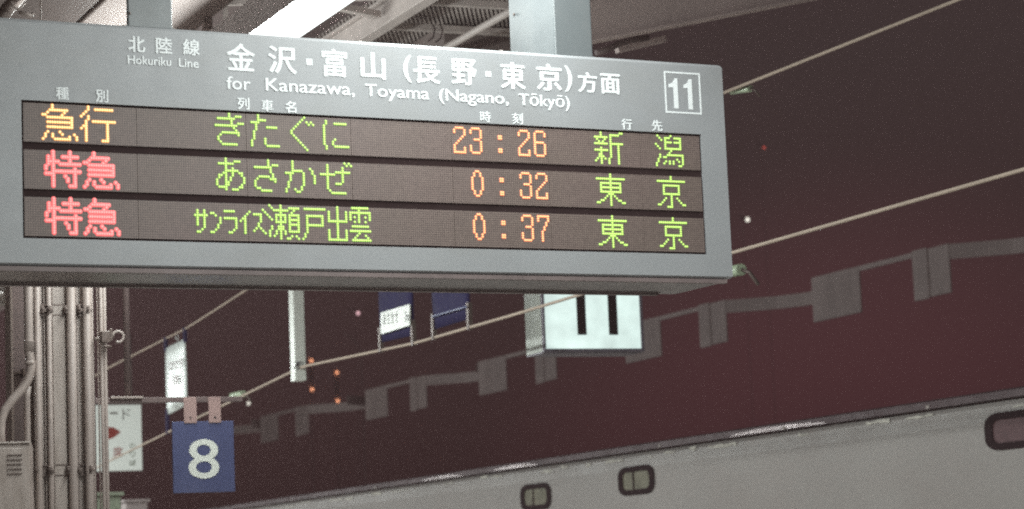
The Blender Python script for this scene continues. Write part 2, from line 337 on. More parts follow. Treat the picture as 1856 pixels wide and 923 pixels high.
# bitmaps of the 16-dot characters, read row by row: 'row:cols'
def parse(s):
    out = []
    for part in s.split(';'):
        a, b = part.split(':'); rs = a.split('-'); rs = range(int(rs[0]), int(rs[-1])+1)
        for r_ in rs:
            for c in b.split(','):
                cs = c.split('-')
                for k in range(int(cs[0]), int(cs[-1])+1): out.append((r_, k))
    return sorted(set(out))
G = dict(
 kyu='0:4;1:4;2:3-10;3:2,9;4:0,1,8;5:2-12;6:12;7:2-12;8:12;9:2-12;11:2,7;12:1,4,8,13;13:1,4,11,14;14:0,5-11,14',
 gyo='0:3;1:3,6-13;2:2;3:1;4:0,3;5:3;6:2,5-14;7:2,11;8:1,2,11;9:0,2,11;10-13:2,11;14:2,9-11',
 toku='0:3,10;1:3,10;2:1,3,7-13;3:1,3,10;4:1-5,10;5:1,3,6-14;6:0,3;7:0,3,12;8:3-5,6-14;9:0-3,12;10:3,8,12;11:3,9,12;12:3,9,12;13:3,12;14:3,10-12',
 ki='0:6;1:6,9-11;2:1-8;3:7;4:7,10-12;5:0-9;6:8;7:9;8:3-10;9:2,10;10:1;11:1;12:2;13:3-9',
 ta='0:3;1:3;2:3-6;3:0-3;4:2;5:2,7-11;6:2;7-9:1;10:1,6;11:0,6;12:0,6;13:0,7-12',
 gu='0:6;1:5;2:4,7,9;3:3,8,10;4:2;5:1;6:0;7:0;8:1;9:2;10:3;11:4;12:5;13:6;14:7',
 ni='1:1;2:1,5-10;3-8:0;9:0,5;10:0,4;11:0,4;12:1,5-11;13:1',
 a='0:4;1:4,8-10;2:1-7;3:4;4:4,7;5:4-9;6:3,4,7,10,11;7:1,2,4,7,11;8:1,4,6,12;9:0,4,6,12;10:0,4,5,12;11:0,4,5,11;12:1-4,10,11;13:4,7-9',
 sa='0:6;1:6;2:6,8-10;3:0-7;4:7;5:7;6:8;7:2-6,8;8:1,7-9;9:0,9;10:0;11:0;12:1,2;13:3-7',
 ka='0:3;1:3;2:3;3:3,11;4:3-7,12;5:0-3,8,12;6:2,8,13;7:2,8,13;8:2,8,13;9:1,8,13;10:1,8;11:1,7;12:0,4,7;13:0,5,6',
 ze='0:11,13;1:3,12,14;2:3,10;3:3,10;4:3,7-13;5:0-6,10;6-8:3,10;9:3,7-9;10:3;11:3;12:4;13:5-11',
 sun_sa='3:1,4;4:1,4;5:0-5;6-9:1,4;10:4;11:3;12:1,2', sun_n='4:0,1;5:2;6-8:4;9:3;10:3;11:2;12:0,1',
 sun_ra='3:0-4;6:0-5;7-10:5;11:4;12:2,3', sun_i='3:4;4:3;5:2;6:1,2;7:0,2;8-12:2',
 sun_zu='2:4;3:5;4:0-3,6;5:3;6:3;7:3;8:2;9:2;10:1,3;11:0,4;12:-1,5'.replace('-1,5','5'),
 seto='0:0,5;1:1,5;2:2-8;3:5;4:3-7;5:0,3,5,7;6:1,3,5,7;7:3-7;8:5;9:1,4-6;10:1,4-6;11:0,3,5,7;12:0,3,5,7;13:-0,2,5;14:5'.replace(':-0',':'+'0'),
 kao='1:1-5;2:3;3:2;4:1-5;5:1,5;6:1-5;7:1,5;8:1-5;9:1,5;10:1,5;11:1-5;13:2,4;14:0,1,5',
 to='1:1-10;4:2-9;5-7:2,9;8:2-9;9-11:2;12:1;13:1;14:0',
 izu='0:4;1:4;2:0,4,8;3:0,4,8;4:0,4,8;5:0,4,8;6:0-8;7-9:4;10:0,4,8;11:0,4,8;12:0,4,8;13:0,4,8;14:0-8',
 mo='0:1-8;1:4;2:0-9;3:0,4,9;4:0,2,4,7,9;5:0,4,9;6:2,4,7;8:1-8;10:0-9;11:4;12:3,7;13:2,8;14:1-9',
 d2='0:1-4;1:0,5;2:0,5;3:5;4:4;5:3;6:2;7:1;8:0;9:0,5;10:0,5;11:0-5',
 d3='0:1-4;1:0,5;2:0,5;3:5;4:5;5:2-4;6:5;7:5;8:0,5;9:0,5;10:0,5;11:1-4',
 d6='0:1-4;1:0,5;2:0,5;3:0;4:0;5:0-4;6-10:0,5;11:1-4',
 d0='0:2,3;1:1,4;2:1,4;3-8:0,5;9:1,4;10:1,4;11:2,3',
 d7='0:0-5;1:0,5;2:0,5;3:4;4:4;5:3;6:3;7-11:2', colon='3:0,1;4:0,1;9:0,1;10:0,1',
 shin='0:3,13,14;1:3,8-12;2:0-6,8;3:1,5,8;4:2,4,8;5:0-6,8-14;6:8,12;7:3,8,12;8:0-6,8,12;9:3,8,12;10:2,3,8,12;11:2-4,8,12;12:1,3,5,7,12;13:0,3,7,12;14:3,7,12',
 gata='0:1,8;1:2,5-7,10-13;2:3,5,13;3:5-8,10-13;4:0,5,13;5:1,5,13;6:2,5-13;7:8;8:7;9:2,6-14;10:2,4,5,14;11:1,11,14;12:1,5,7,9,12,14;13:0,4,7,9,14;14:0,12,13',
 tou='0:7;1:7;2:0-14;3:7;4:2-12;5:2,7,12;6:2-12;7:2,7,12;8:2-12;9:6-8;10:5,7,9;11:4,7,10;12:2,3,7,11,12;13:0,1,7,13,14;14:7',
 kyo='0:7;1:7;2:0-14;4:3-11;5-7:3,11;8:3-11;9:7;10:4,7,10;11:3,7,11;12:2,7,12;13:0,1,7,13,14;14:5-7')
lamps = {}
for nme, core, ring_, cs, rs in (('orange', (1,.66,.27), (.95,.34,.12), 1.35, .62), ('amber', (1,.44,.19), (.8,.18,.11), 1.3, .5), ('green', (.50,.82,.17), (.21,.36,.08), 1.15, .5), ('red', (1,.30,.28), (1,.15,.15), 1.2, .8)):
    lamps[nme] = (emat('lit_led_'+nme, core, cs), emat('led_halo_'+nme, ring_, rs))  # second material paints the bloom round each dot as a wider glowing disc
def led(key, row, col, colour, drop=0):
    me = bpy.data.meshes.new('lit_character'); vs, fs, mi = [], [], []
    def dot(u, w, r, y, dome, idx, n=8):
        b = len(vs)
        for k in range(n): a = 2*math.pi*(k+.5)/n; vs.append((u+r*math.cos(a), y, w+r*math.sin(a)))
        for k in range(n): a = 2*math.pi*(k+.5)/n; vs.append((u+r*.6*math.cos(a), y-dome, w+r*.6*math.sin(a)))
        for k in range(n): fs.append((b+k, b+(k+1)%n, b+n+(k+1)%n, b+n+k)); mi.append(idx)
        fs.append(tuple(b+n+k for k in range(n))); mi.append(idx)
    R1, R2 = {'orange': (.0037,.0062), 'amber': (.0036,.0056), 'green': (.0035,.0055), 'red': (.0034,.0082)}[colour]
    for i, (r_, k) in enumerate(parse(G[key])):
        u = (col+k+.5)*.008; w = rows_top[row]-(r_+drop+.5)*.008
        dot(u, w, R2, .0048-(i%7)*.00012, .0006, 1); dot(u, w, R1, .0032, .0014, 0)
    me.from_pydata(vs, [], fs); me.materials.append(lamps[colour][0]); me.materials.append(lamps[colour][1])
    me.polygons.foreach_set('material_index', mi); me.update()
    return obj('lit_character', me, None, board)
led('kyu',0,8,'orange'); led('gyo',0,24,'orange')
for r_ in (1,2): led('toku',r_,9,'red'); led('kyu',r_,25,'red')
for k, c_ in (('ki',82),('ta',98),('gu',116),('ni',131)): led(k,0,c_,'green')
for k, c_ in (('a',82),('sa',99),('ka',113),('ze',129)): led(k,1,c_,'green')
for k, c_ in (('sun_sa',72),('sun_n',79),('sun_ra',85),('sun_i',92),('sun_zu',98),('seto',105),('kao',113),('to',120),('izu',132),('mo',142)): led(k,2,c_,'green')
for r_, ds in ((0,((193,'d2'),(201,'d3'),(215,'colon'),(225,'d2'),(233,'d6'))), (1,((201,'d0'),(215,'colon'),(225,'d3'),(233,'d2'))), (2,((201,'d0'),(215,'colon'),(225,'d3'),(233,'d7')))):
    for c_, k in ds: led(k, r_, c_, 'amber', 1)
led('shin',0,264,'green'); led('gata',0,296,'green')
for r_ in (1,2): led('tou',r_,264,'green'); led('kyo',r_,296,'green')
# vinyl lettering
def print_on_board(txt, x0, y0, x1, y1, bold=.03, m='white'):
    xm, ym = (x0+x1)/2, (y0+y1)/2
    lettering(txt, (0,0,0), (1,0,0), (0,0,1), bd(x0,ym)[0], bd(x1,ym)[0], bd(xm,y1)[1], bd(xm,y0)[1], M[m], board, bold)
for a in (('北',231,66,263,95),('陸',281.6,68.5,312,98),('線',330.7,71.5,361.6,101)): print_on_board(*a, bold=.034)
for a in (('金',410,79,462,129),('沢',485,84,537.5,134),('富',582.5,89,629,140),('山',652.6,95,698.5,144),('長',748,103,797.5,152),
          ('野',817.5,107,863.5,155),('東',906,113,952,162),('京',971.5,116,1018,165)): print_on_board(*a, bold=.031)
print_on_board('(',730,100,746,150,.02); print_on_board(')',1023,119,1037,167,.02)
for a in (('方',1046.5,131,1082.5,168.5),('面',1088,134,1124,171)): print_on_board(*a, bold=.034)
for a in ((555,106.5,566,118.5),(880,129.5,890,139.5)):
    u0,w1 = bd(a[0],a[1]); u1,w0 = bd(a[2],a[3]); g = B(); bx(g,u0,u1,-.0012,-.0002,w0,w1); obj('lettering', g, M['white'], board)
def word(txt, x0, x1, base0, base1, cap, bold=.019, desc=False, tall=None):
    """a word on a baseline that the board's plane carries; cap is the height of its capitals in px"""
    u0, u1 = bd(x0, base0)[0], bd(x1, base1)[0]; w = (bd(x0,base0)[1]+bd(x1,base1)[1])/2
    ch = bd(x0, base0-cap)[1]-bd(x0, base0)[1]
    me = heavy_mesh(txt, bold); xs = [v.co.x for v in me.vertices]
    ref = heavy_mesh('H', bold); hh = max(v.co.y for v in ref.vertices); x0_, x1_ = min(xs), max(xs)
    for v in me.vertices:
        v.co = Vector((u0+(v.co.x-x0_)/(x1_-x0_)*(u1-u0), -.0012-v.co.z, w+v.co.y/hh*ch))
    obj('lettering', me, M['white'], board)
word('Hokuriku',231,310,115.5,120,15.5,.026); word('Line',323.5,360,121,123.5,15.5,.026)
word('for',410,454.5,161,163.5,22.5); word('Kanazawa,',481,643,165,172.5,23); word('Toyama',661,778,174,180.5,22)
word('(Nagano,',795.5,922,182,188.5,21); word('Tōkyō)',940,1033,190,195.5,20.5)
for a in (('時',870,202,889.5,222),('刻',928,205,947.5,225.5)): print_on_board(*a, bold=.020)
for a in (('種',100.5,158,124.5,181),('別',172.5,162.5,196,186),('列',429.5,177,452,199),('車',473,181,495,202.5),('名',516,183.5,537,205),
          ('行',1126,215.5,1145.5,235.5),('先',1181,218,1200.5,238)): print_on_board(*a, bold=.036)
# the framed track number
u0,w1 = bd(1203,129); u1,w0 = bd(1272,208); s_ = .0062
g = B(); y0_, y1_ = -.0012, -.0002
bx(g,u0,u1,y0_,y1_,w1-s_,w1); bx(g,u0,u1,y0_,y1_,w0,w0+s_); bx(g,u0,u0+s_,y0_,y1_,w0+s_,w1-s_); bx(g,u1-s_,u1,y0_,y1_,w0+s_,w1-s_)
obj('number_frame', g, M['white'], board)
for x0_, x1_, ya, yb in ((1211,1230,141.5,197),(1238,1256,143,199)):
    a0, b1 = bd(x0_, ya); a1, b0 = bd(x1_, yb); st = .0185; H_ = b1-b0
    g = B(); prism(g, [(a1,b0),(a1,b1),(a1-st*.62,b1),(a1-st*1.1,b1-.016),(a0,b1-.024),(a0,b1-.036),(a1-st,b1-.034),(a1-st,b0)], y0_, y1_)
    obj('numeral', g, M['white'], board)
# hangers to the roof
for (ua, ub, va, vb, scr) in ((None, 316, .012, .026, 235), (1008, 1078, .012, .375, 938)):
    if ua is None: b_ = bd(315,44)[0]; a_ = bd(233,42)[0]
    else: a_, b_ = bd(1008,95)[0]+.002, bd(1078,99)[0]
    g = B(); bx(g, a_, b_, va, vb, HT-.004, 1.86); hg = obj('hanger', g, M['hanger'], board, bevel=.006)
    g = B(); bx(g, a_-.006, b_+.006, va-.006 if va > .02 else va+.002, vb+.006, HT-.002, HT+.004); obj('flange', g, M['hanger'], hg)
    g = B()
    for zz in (.035, .22, .9): tube(g, [(a_-.001, vb-.05-.0, HT+zz), (a_-.006, vb-.05, HT+zz)], .005, 8)
    obj('screw', g, M['clamp'], hg)
g = B()
for u_ in (.35, 1.2, 1.75): bx(g, u_, u_+.012, .02, .05, HT, HT+.006)
obj('lid_clip', g, M['steel'], board)

# ================================================================ TUBE LIGHTS along the platform
def tube_light():
    t = empty('tube_light', (0,0,0))
    g = B(); prism(g, [(3.266,4.0605),(3.424,4.0605),(3.424,4.21),(3.262,4.21)], -1.19, 1.19); obj('lamp_housing', g, M['lamp_body'], t)
    g = B(); bx(g, 3.270, 3.420, -1.185, 1.185, 3.998, 4.060); obj('diffuser', g, M['tube'], t)
    g = B(); bx(g, 3.32, 3.36, -.9, -.86, 4.2105, 4.82); bx(g, 3.32, 3.36, .86, .9, 4.2105, 4.82); obj('mount', g, M['steel'], t)
    return t
tl = tube_light(); settle(); ys = [7.15-2.4*k for k in range(5)] + [10.5+2.4*k for k in range(14)]
ORD = ['first','second','third','fourth','fifth','sixth','seventh','eighth','ninth','tenth','eleventh','twelfth','thirteenth','fourteenth']
for k, y in enumerate(ys):
    o = tl if k == 0 else copy_tree(tl); o.location = (0, y, 0)
    vis = 9.2 < y < 11.9
    tag(o, 'long glowing white tube light showing above the top edge of the departure board' if vis else
        ('tube light in front of the departure board, %s from the board' % ORD[k] if k < 5 else 'tube light beyond the departure board, %s from the board' % ORD[k-5]), 'lamp', 'tube lights in one row under the platform roof')

# the light the two runs of tubes give: one rectangle along the bottom and each side of the diffusers, per run
for y0_, y1_ in ((ys[4]-1.185, ys[0]+1.185), (ys[5]-1.185, ys[-1]+1.185)):
    for loc, rot, sx in (((3.345,0,3.996), (0,0,0), .150), ((3.268,0,4.029), (0,math.radians(90),0), .060), ((3.422,0,4.029), (0,math.radians(-90),0), .060)):
        ld = bpy.data.lights.new('tube_lamp', 'AREA'); ld.shape = 'RECTANGLE'; ld.size = sx; ld.size_y = y1_-y0_; ld.energy = math.pi*LAMP*sx*(y1_-y0_); ld.color = (.93,1.0,.98)
        lo = bpy.data.objects.new('tube_lamp', ld); C.objects.link(lo); lo.location = (loc[0], (y0_+y1_)/2, loc[2]); lo.rotation_euler = rot

# ================================================================ PLATFORM ROOF
roof = empty('platform_roof', (0,0,4.3)); tag(roof, 'brown and grey steel platform roof with beams, purlins and mesh deck above the board', 'roof')
def rp_(name, bm, m, **k):
    o = obj(name, bm, m, **k); o.parent = roof; o.matrix_parent_inverse = Matrix.Translation((0,0,-4.3)); return o
H0 = 1.6
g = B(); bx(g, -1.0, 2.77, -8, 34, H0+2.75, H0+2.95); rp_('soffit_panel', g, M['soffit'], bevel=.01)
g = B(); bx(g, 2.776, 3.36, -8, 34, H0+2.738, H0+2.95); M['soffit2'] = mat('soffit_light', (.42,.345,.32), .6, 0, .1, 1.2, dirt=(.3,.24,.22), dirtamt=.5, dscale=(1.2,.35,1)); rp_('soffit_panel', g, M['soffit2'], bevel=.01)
g = B(); bx(g, 1.1, 1.35, -8, 34, H0+2.56, H0+2.745); rp_('long_beam', g, M['brown'], bevel=.008)
g = B(); bx(g, -1.0, 5.74, -8, 34, H0+3.22, H0+3.28); rp_('roof_deck', g, M['darkbrown'])
# mesh deck: narrow ridges of expanded steel under the deck, joined
g = B(); x = 4.62-2.8
while x < 5.72:
    t0 = max(0, 4.62-x); t1 = min(2.8, 5.72-x)
    if t1-t0 > .05: bar(g, (x+t0, 9.5+2.13*t0, H0+3.17), (x+t1, 9.5+2.13*t1, H0+3.17), .012, .012)
    x += .027
o = rp_('mesh_deck', g, M['steel']); o['kind'] = 'stuff'
g = B(); X0 = 4.585
bx(g, X0-.006, X0+.006, -8, 34, H0+2.968, H0+3.085); bx(g, X0-.035, X0+.042, -8, 34, H0+2.95, H0+2.962); bx(g, X0-.035, X0+.042, -8, 34, H0+3.09, H0+3.102)
rp_('edge_beam', g, M['steel'], bevel=.002)
g = B(); tube(g, [(5.09,-8,H0+2.95),(5.09,34,H0+2.95)], .021); rp_('cable_pipe', g, M['steel'])
for y in (7.0,7.6,8.2,8.8,9.4,10.0,10.6,11.3,12.22,12.84,13.5,14.2):
    g = B(); bx(g, 4.63, 5.73, y-.022, y+.022, H0+3.085, H0+3.125); rp_('purlin', g, M['steel'], bevel=.004)
# braces between the light row and the beam
for y in (10.2, 11.7, 13.2, 14.7):
    g = B(); bar(g, (3.55,y,H0+3.0), (4.54,y+.55,H0+3.02), .05, .035); bar(g, (3.55,y+.9,H0+3.1), (4.54,y+.1,H0+3.02), .03, .03)
    bar(g, (3.62,y+.3,H0+2.86), (3.62,y+.3,H0+3.2), .022, .022, (0,1,0)); bar(g, (3.62,y+.3,H0+3.02), (3.85,y+.3,H0+3.2), .02, .02); rp_('brace', g, M['steel'])
g = B()
for p in ((783.5,52.5),(797.5,54)):
    c = onZ(p[0], p[1], H0+3.07); tube(g, [c+Vector((.0,0,.03)), c+Vector((.012,-.01,0)), c+Vector((.0,-.01,-.05)), c+Vector((-.03,0,-.075))], .0045, 6)
rp_('cable_loop', g, M['black'])
g = B(); bx(g, 5.2, 5.74, 12.95, 13.6, H0+3.02, H0+3.16); rp_('junction_tray', g, M['soffit'], bevel=.006)
# pipes and clamps at the upper left
g = B(); tube(g, [onY(-60,120,10.4), onY(15,15,10.4), onY(60,-30,10.4)], .03); rp_('conduit', g, M['clamp'])
g = B()
a, b = onY(24,3,10.3), onY(34,19,10.3); tube(g, [onY(20,2,10.3), onY(24,12,10.3), onY(34,17,10.3), onY(46,5,10.3)], .005, 8)
tube(g, [onY(34,22,10.2), onY(58,29,10.2)], .008, 8); tube(g, [onY(58,31,10.2), onY(60,24,10.2)], .006, 8)
rp_('pipe_clip', g, M['pipe'])
g = B(); tube(g, [onY(74,-40,10.2), onY(74,60,10.2)], .0035, 8); rp_('hanging_rod', g, M['pipe'])
# cantilever arm on the right, rising outward
g = B(); Y = 12.0
prism(g, [(5.3,H0+2.79),(7.6,H0+3.32),(7.6,H0+3.5),(5.3,H0+3.5)], Y, Y+.012)
P0 = Vector((5.3, Y+.006, H0+2.785)); P1 = Vector((7.6, Y+.006, H0+3.315)); bar(g, P0, P1, .11, .012)
rp_('roof_arm', g, M['armpaint'])
g = B(); a, b = onY(1118,91,12.5), onY(1204,71,12.5); bar(g, a, b, .05, .035); rp_('arm_strut', g, M['armpaint'])
g = B(); tube(g, [onY(1080,96,12.3), onY(1102,90,12.3), onY(1120,80,12.3), onY(1145,73,12.3), onY(1175,68,12.3)], .018, 10); rp_('drain_pipe', g, M['darkbrown'])

# ================================================================ COLUMN WITH PIPES
def cX(px): return 2.572+(px-45)*.002707
def cZ(py): return 2.883-(py-600)*.00268
ZT = 4.345
col = empty('roof_column', (cX(110), 12.1, 0)); tag(col, 'cream painted steel column wrapped with vertical pipes and conduits', 'column')
def cp(name, bm, m, parent=None, **k):
    o = obj(name, bm, m, **k)
    if parent: o.parent = parent
    else: o.parent = col; o.matrix_parent_inverse = Matrix.Translation(-Vector(col.location))
    return o
g = B(); bx(g, cX(66), cX(172), 12.07, 12.085, 0, ZT); bx(g, cX(66), cX(172), 12.24, 12.255, 0, ZT); bx(g, cX(113), cX(117), 12.085, 12.24, 0, ZT); cp('column_core', g, M['cream'])
def vpipe(x0, x1, yc=12.03, z0=0, z1=ZT, name='pipe', m='pipe'):
    r_ = (cX(x1)-cX(x0))/2; xm = (cX(x0)+cX(x1))/2; g = B(); tube(g, [(xm,yc,z0),(xm,yc,z1)], r_, 20); return cp(name, g, M[m])
vpipe(63,74,12.02); vpipe(87,97,12.045); vpipe(123,139.5,12.03); vpipe(153,168,12.035); vpipe(169,173,12.05); vpipe(76,79.5,12.06); vpipe(143,146,12.062); vpipe(83,85.5,12.058)
g = B(); bx(g, cX(98), cX(121.5), 12.045, 12.07, 0, ZT); cp('cover_strip', g, M['cream'], bevel=.004)
vpipe(183.5,190,12.04); vpipe(190.2,197,12.045); vpipe(180.5,183.4,12.06)
g = B(); bx(g, cX(173), cX(181), 12.12, 12.128, 0, ZT); cp('web_plate', g, M['brown'])
# wide pipe with a socket and a bend to the left
xm = (cX(43)+cX(60))/2; rr = (cX(60)-cX(43))/2*.94
g = B(); tube(g, [(xm,12.0,ZT),(xm,12.0,cZ(640)),(cX(55),12.0,cZ(662)),(cX(53.5),12.0,cZ(676)),(cX(48),12.0,cZ(692)),(cX(38),12.0,cZ(707)),(cX(22),12.0,cZ(724)),(cX(8),12.0,cZ(742)),(cX(1),12.0,cZ(760)),(cX(-1),12.0,cZ(782)),(cX(0),12.0,cZ(815))], rr, 20)
big = cp('bent_pipe', g, M['pipe'])
g = B(); tube(g, [(xm,12.0,cZ(638)),(xm,12.0,cZ(620)),(xm,12.0,cZ(619)),(xm,12.0,cZ(618))], [rr*1.12,rr*1.12,rr*1.22,rr*1.02], 20); tube(g, [(cX(53),12.0,cZ(662)),(cX(52.5),12.0,cZ(655))], rr*1.12, 20)
cp('pipe_socket', g, M['pipe'], big)
g = B(); tube(g, [(xm,12.03,cZ(700)),(cX(50),12.04,cZ(720)),(cX(50),12.04,cZ(800)),(cX(54),12.04,cZ(812)),(cX(55),12.04,cZ(923)),(cX(55),12.04,0)], .016, 14); cp('pipe', g, M['pipe'])
# straps with clamps
for zc in (560, 853):
    g = B(); bx(g, cX(72), cX(172), 12.052, 12.058, cZ(zc+9), cZ(zc-9)); bx(g, cX(72), cX(171), 12.044, 12.0515, cZ(zc+11), cZ(zc+8)); bx(g, cX(72), cX(171), 12.044, 12.0515, cZ(zc-8), cZ(zc-11))
    st = cp('strap', g, M['clamp'])
    for px in ((78,90,121,145,161) if zc < 700 else (64,88,121,139,161)):
        g = B(); bx(g, cX(px-3), cX(px+3), 12.012, 12.05, cZ(zc+7), cZ(zc-7)); tube(g, [(cX(px),12.012,cZ(zc)),(cX(px),11.998,cZ(zc))], .007, 8); bx(g, cX(px+3), cX(px+8), 12.02, 12.05, cZ(zc+4), cZ(zc-2))
        cp('pipe_clamp', g, M['clamp'], st, bevel=.002)
g = B()
for py in (668, 700, 752, 787, 830, 545, 880): tube(g, [(cX(177),12.12,cZ(py)),(cX(177),12.108,cZ(py))], .006, 8)
cp('bolt', g, M['pipe'])
# hook on the right
g = B(); bx(g, cX(170), cX(184), 12.0, 12.03, cZ(617), cZ(612)); bx(g, cX(182), cX(198), 11.98, 12.03, cZ(622), cZ(601)); bx(g, cX(198), cX(203), 11.985, 12.02, cZ(619), cZ(596)); tube(g, [(cX(186),11.99,cZ(628)),(cX(200),11.99,cZ(630))], .008, 8)
hk = cp('hook_clamp', g, M['clamp'], bevel=.003)
g = B(); cx_, cz_, R_ = cX(214), cZ(611), .027
tube(g, [(cX(201),12.0,cZ(609))]+[(cx_+R_*math.cos(math.radians(a)), 12.0, cz_+R_*math.sin(math.radians(a))) for a in range(175,-130,-18)], .0065, 10); cp('hook', g, M['pipe'], hk)

# second column, plain, behind on the left
c2 = empty('back_column', (2.5,12.6,0)); tag(c2, 'plain brown grey steel column behind the bent pipe at the left edge', 'column')
def c2p(name, bm, m, **k):
    o = obj(name, bm, m, **k); o.parent = c2; o.matrix_parent_inverse = Matrix.Translation(-Vector(c2.location)); return o
xa, xb, xc = onY(17,650,12.6).x, onY(21,650,12.6).x, onY(60,650,12.6).x
g = B(); bx(g, xb, xc, 12.6, 12.62, 0, 4.33); c2p('plate', g, M['brown'])
g = B(); bx(g, xa, xb, 12.56, 12.7, 0, 4.33); c2p('flange', g, M['pipe'])
g = B(); p = onY(36,676,12.58); bx(g, p.x-.035, p.x+.01, 12.56, 12.6, p.z-.004, p.z+.004); bx(g, p.x+.01, p.x+.022, 12.55, 12.6, p.z-.02, p.z+.02); c2p('bolt', g, M['clamp'])
g = B(); p = onY(4,536,12.3); q = onY(-40,530,12.3); bx(g, q.x, onY(10,540,12.3).x, 12.3, 12.35, onY(5,552,12.3).z, 4.33); tube(g, [(q.x,12.29,p.z),(p.x,12.29,p.z)], .02, 12); c2p('crossbeam_end', g, M['cream'])

# equipment box bottom left
xb0, xb1 = onY(-60,860,11.9).x, onY(50,860,11.9).x; zt = onY(25,806,11.9).z
ebx = empty('equipment_box', ((xb0+xb1)/2,11.95,0)); tag(ebx, 'cream metal equipment box with vent slots below the bent pipe', 'cabinet')
def ep(name, bm, m, **k):
    o = obj(name, bm, m, **k); o.parent = ebx; o.matrix_parent_inverse = Matrix.Translation(-Vector(ebx.location)); return o
g = B(); bx(g, xb0, xb1, 11.84, 12.15, .9, zt); ep('case', g, M['cream'], bevel=.006)
g = B(); bx(g, xb0+.01, xb1-.022, 11.832, 11.8398, .93, zt-.02); ep('door', g, M['cream'], bevel=.003)
for py in (825,833.5,842,850.5,859):
    a = onY(13,py,11.83); b = onY(40,py-1,11.83); g = B(); bx(g, a.x, b.x, 11.826, 11.8318, a.z-.0028, a.z+.0022); ep('vent_slot', g, M['clamp'])
g = B(); bx(g, xb0-.01, xb1+.004, 11.83, 12.16, zt+.0005, zt+.010); ep('lid', g, M['cream'], bevel=.003)

# ================================================================ NUMBER 8 SIGN ON ITS BAR
YB = 12.45
s8 = empty('boarding_sign', onY(368,828,YB)); tag(s8, 'square blue hanging sign with a white figure 8 under two pink brackets', 'sign')
def s8p(name, bm, m, **k):
    o = obj(name, bm, m, **k); o.parent = s8; o.matrix_parent_inverse = Matrix.Translation(-Vector(s8.location)); return o
a, b = onY(312,828,YB), onY(424,828,YB); zt8, zb8 = onY(368,764,YB).z, onY(368,893,YB).z
g = B(); bx(g, a.x+.002, b.x, YB-.008, YB+.008, zb8, zt8); s8p('sign_plate', g, M['bluesign'], bevel=.002)
u0, u1 = onY(341,830,YB-.0085).x, onY(397,830,YB-.0085).x
o = lettering('8', (0,YB-.0085,0), (1,0,0), (0,0,1), u0, u1, onY(368,868,YB-.0085).z, onY(368,796,YB-.0085).z, M['signwhite'], None, .006, 'numeral')
o.parent = s8; o.matrix_parent_inverse = Matrix.Translation(-Vector(s8.location))
zbar0, zbar1 = onY(320,729,YB).z, onY(320,720,YB).z
for x0_, x1_ in ((332,355),(377,399)):
    a, b = onY(x0_,745,YB).x, onY(x1_,745,YB).x
    g = B(); bx(g, a, b, YB-.014, YB-.009, zt8-.008, zbar1-.002); s8p('bracket', g, M['pink'], bevel=.001)
    g = B(); tube(g, [((a+b)/2, YB-.018, zt8+.02), ((a+b)/2, YB-.014, zt8+.02)], .005, 8); s8p('screw', g, M['ink'])
ba = empty('sign_bar', onY(228,725,YB)); tag(ba, 'thin brown horizontal bar on a drop pole carrying the figure 8 sign', 'bracket')
def bap(name, bm, m, **k):
    o = obj(name, bm, m, **k); o.parent = ba; o.matrix_parent_inverse = Matrix.Translation(-Vector(ba.location)); return o
g = B(); bx(g, onY(150,725,YB).x, onY(440,725,YB).x, YB, YB+.03, zbar0, zbar1); bap('bar', g, M['bracketbar'], bevel=.002)
g = B(); bx(g, onY(199,725,YB).x, onY(258,725,YB).x, YB-.02, YB-.001, zbar1-.006, zbar1+.006); bap('end_plate', g, M['pipe'], bevel=.002)
a, b = onY(224,620,YB+.02).x, onY(236,620,YB+.02).x
g = B(); tube(g, [((a+b)/2,YB+.02,zbar1),((a+b)/2,YB+.02,4.33)], (b-a)/2, 12); bap('drop_pole', g, M['bracketbar'])

# ================================================================ WHITE INFORMATION SIGN
YI = 26.0
si = empty('information_sign', onY(230,793,YI)); tag(si, 'white hanging information sign with a red arrow and red characters beside the column', 'sign')
def sip(o):
    o.parent = si; o.matrix_parent_inverse = Matrix.Translation(-Vector(si.location)); return o
xl, xr = onY(150,790,YI).x, onY(257,790,YI).x; zt_, zb_ = onY(235,734,YI).z, onY(235,853,YI).z
g = B(); bx(g, xl, xr, YI, YI+.04, zb_, zt_); M['infosign'] = mat('brightened_sign', (.84,.88,.82), .4, 0, .04, 3)
p_ = M['infosign'].node_tree.nodes['Principled BSDF']; p_.inputs['Emission Color'].default_value = (.9,1,.93,1); p_.inputs['Emission Strength'].default_value = .26   # even glow added to lift the plate's brightness
sip(obj('sign_plate', g, M['infosign'], bevel=.004))
def sil(txt, x0, y0, x1, y1, m, bold=.0):
    a, b = onY(x0,(y0+y1)/2,YI-.001), onY(x1,(y0+y1)/2,YI-.001)
    sip(lettering(txt, (0,YI-.001,0), (1,0,0), (0,0,1), a.x, b.x, onY((x0+x1)/2,y1,YI).z, onY((x0+x1)/2,y0,YI).z, M[m], None, bold))
sil('ー',199,747,213,751,'grey_print'); sil('ド',222,741,236,761,'grey_print'); sil('席',205,810,222,829,'red',.01)
sil('の',235,804,245,814,'green_print'); sil('り',235,817,245,829,'green_print'); sil('ば',235,834,246,844,'green_print',.03)
g = B(); P = [onY(x,y,YI-.003) for x,y in ((196,774),(206,775),(219,783),(207,793),(196,797))]
prism(g, [(p.x,p.z) for p in P], YI-.004, YI-.0005); sip(obj('arrow', g, M['red']))
g = B(); bx(g, xl, xr+.02, YI-.01, YI+.05, zt_+.002, zt_+.05); sip(obj('top_rail', g, M['bracketbar']))
g = B()
for x_ in (xl+.1, xr-.1): tube(g, [(x_,YI+.02,zt_+.05),(x_,YI+.02,4.34)], .012, 8)
sip(obj('hanging_rod', g, M['darkbrown']))

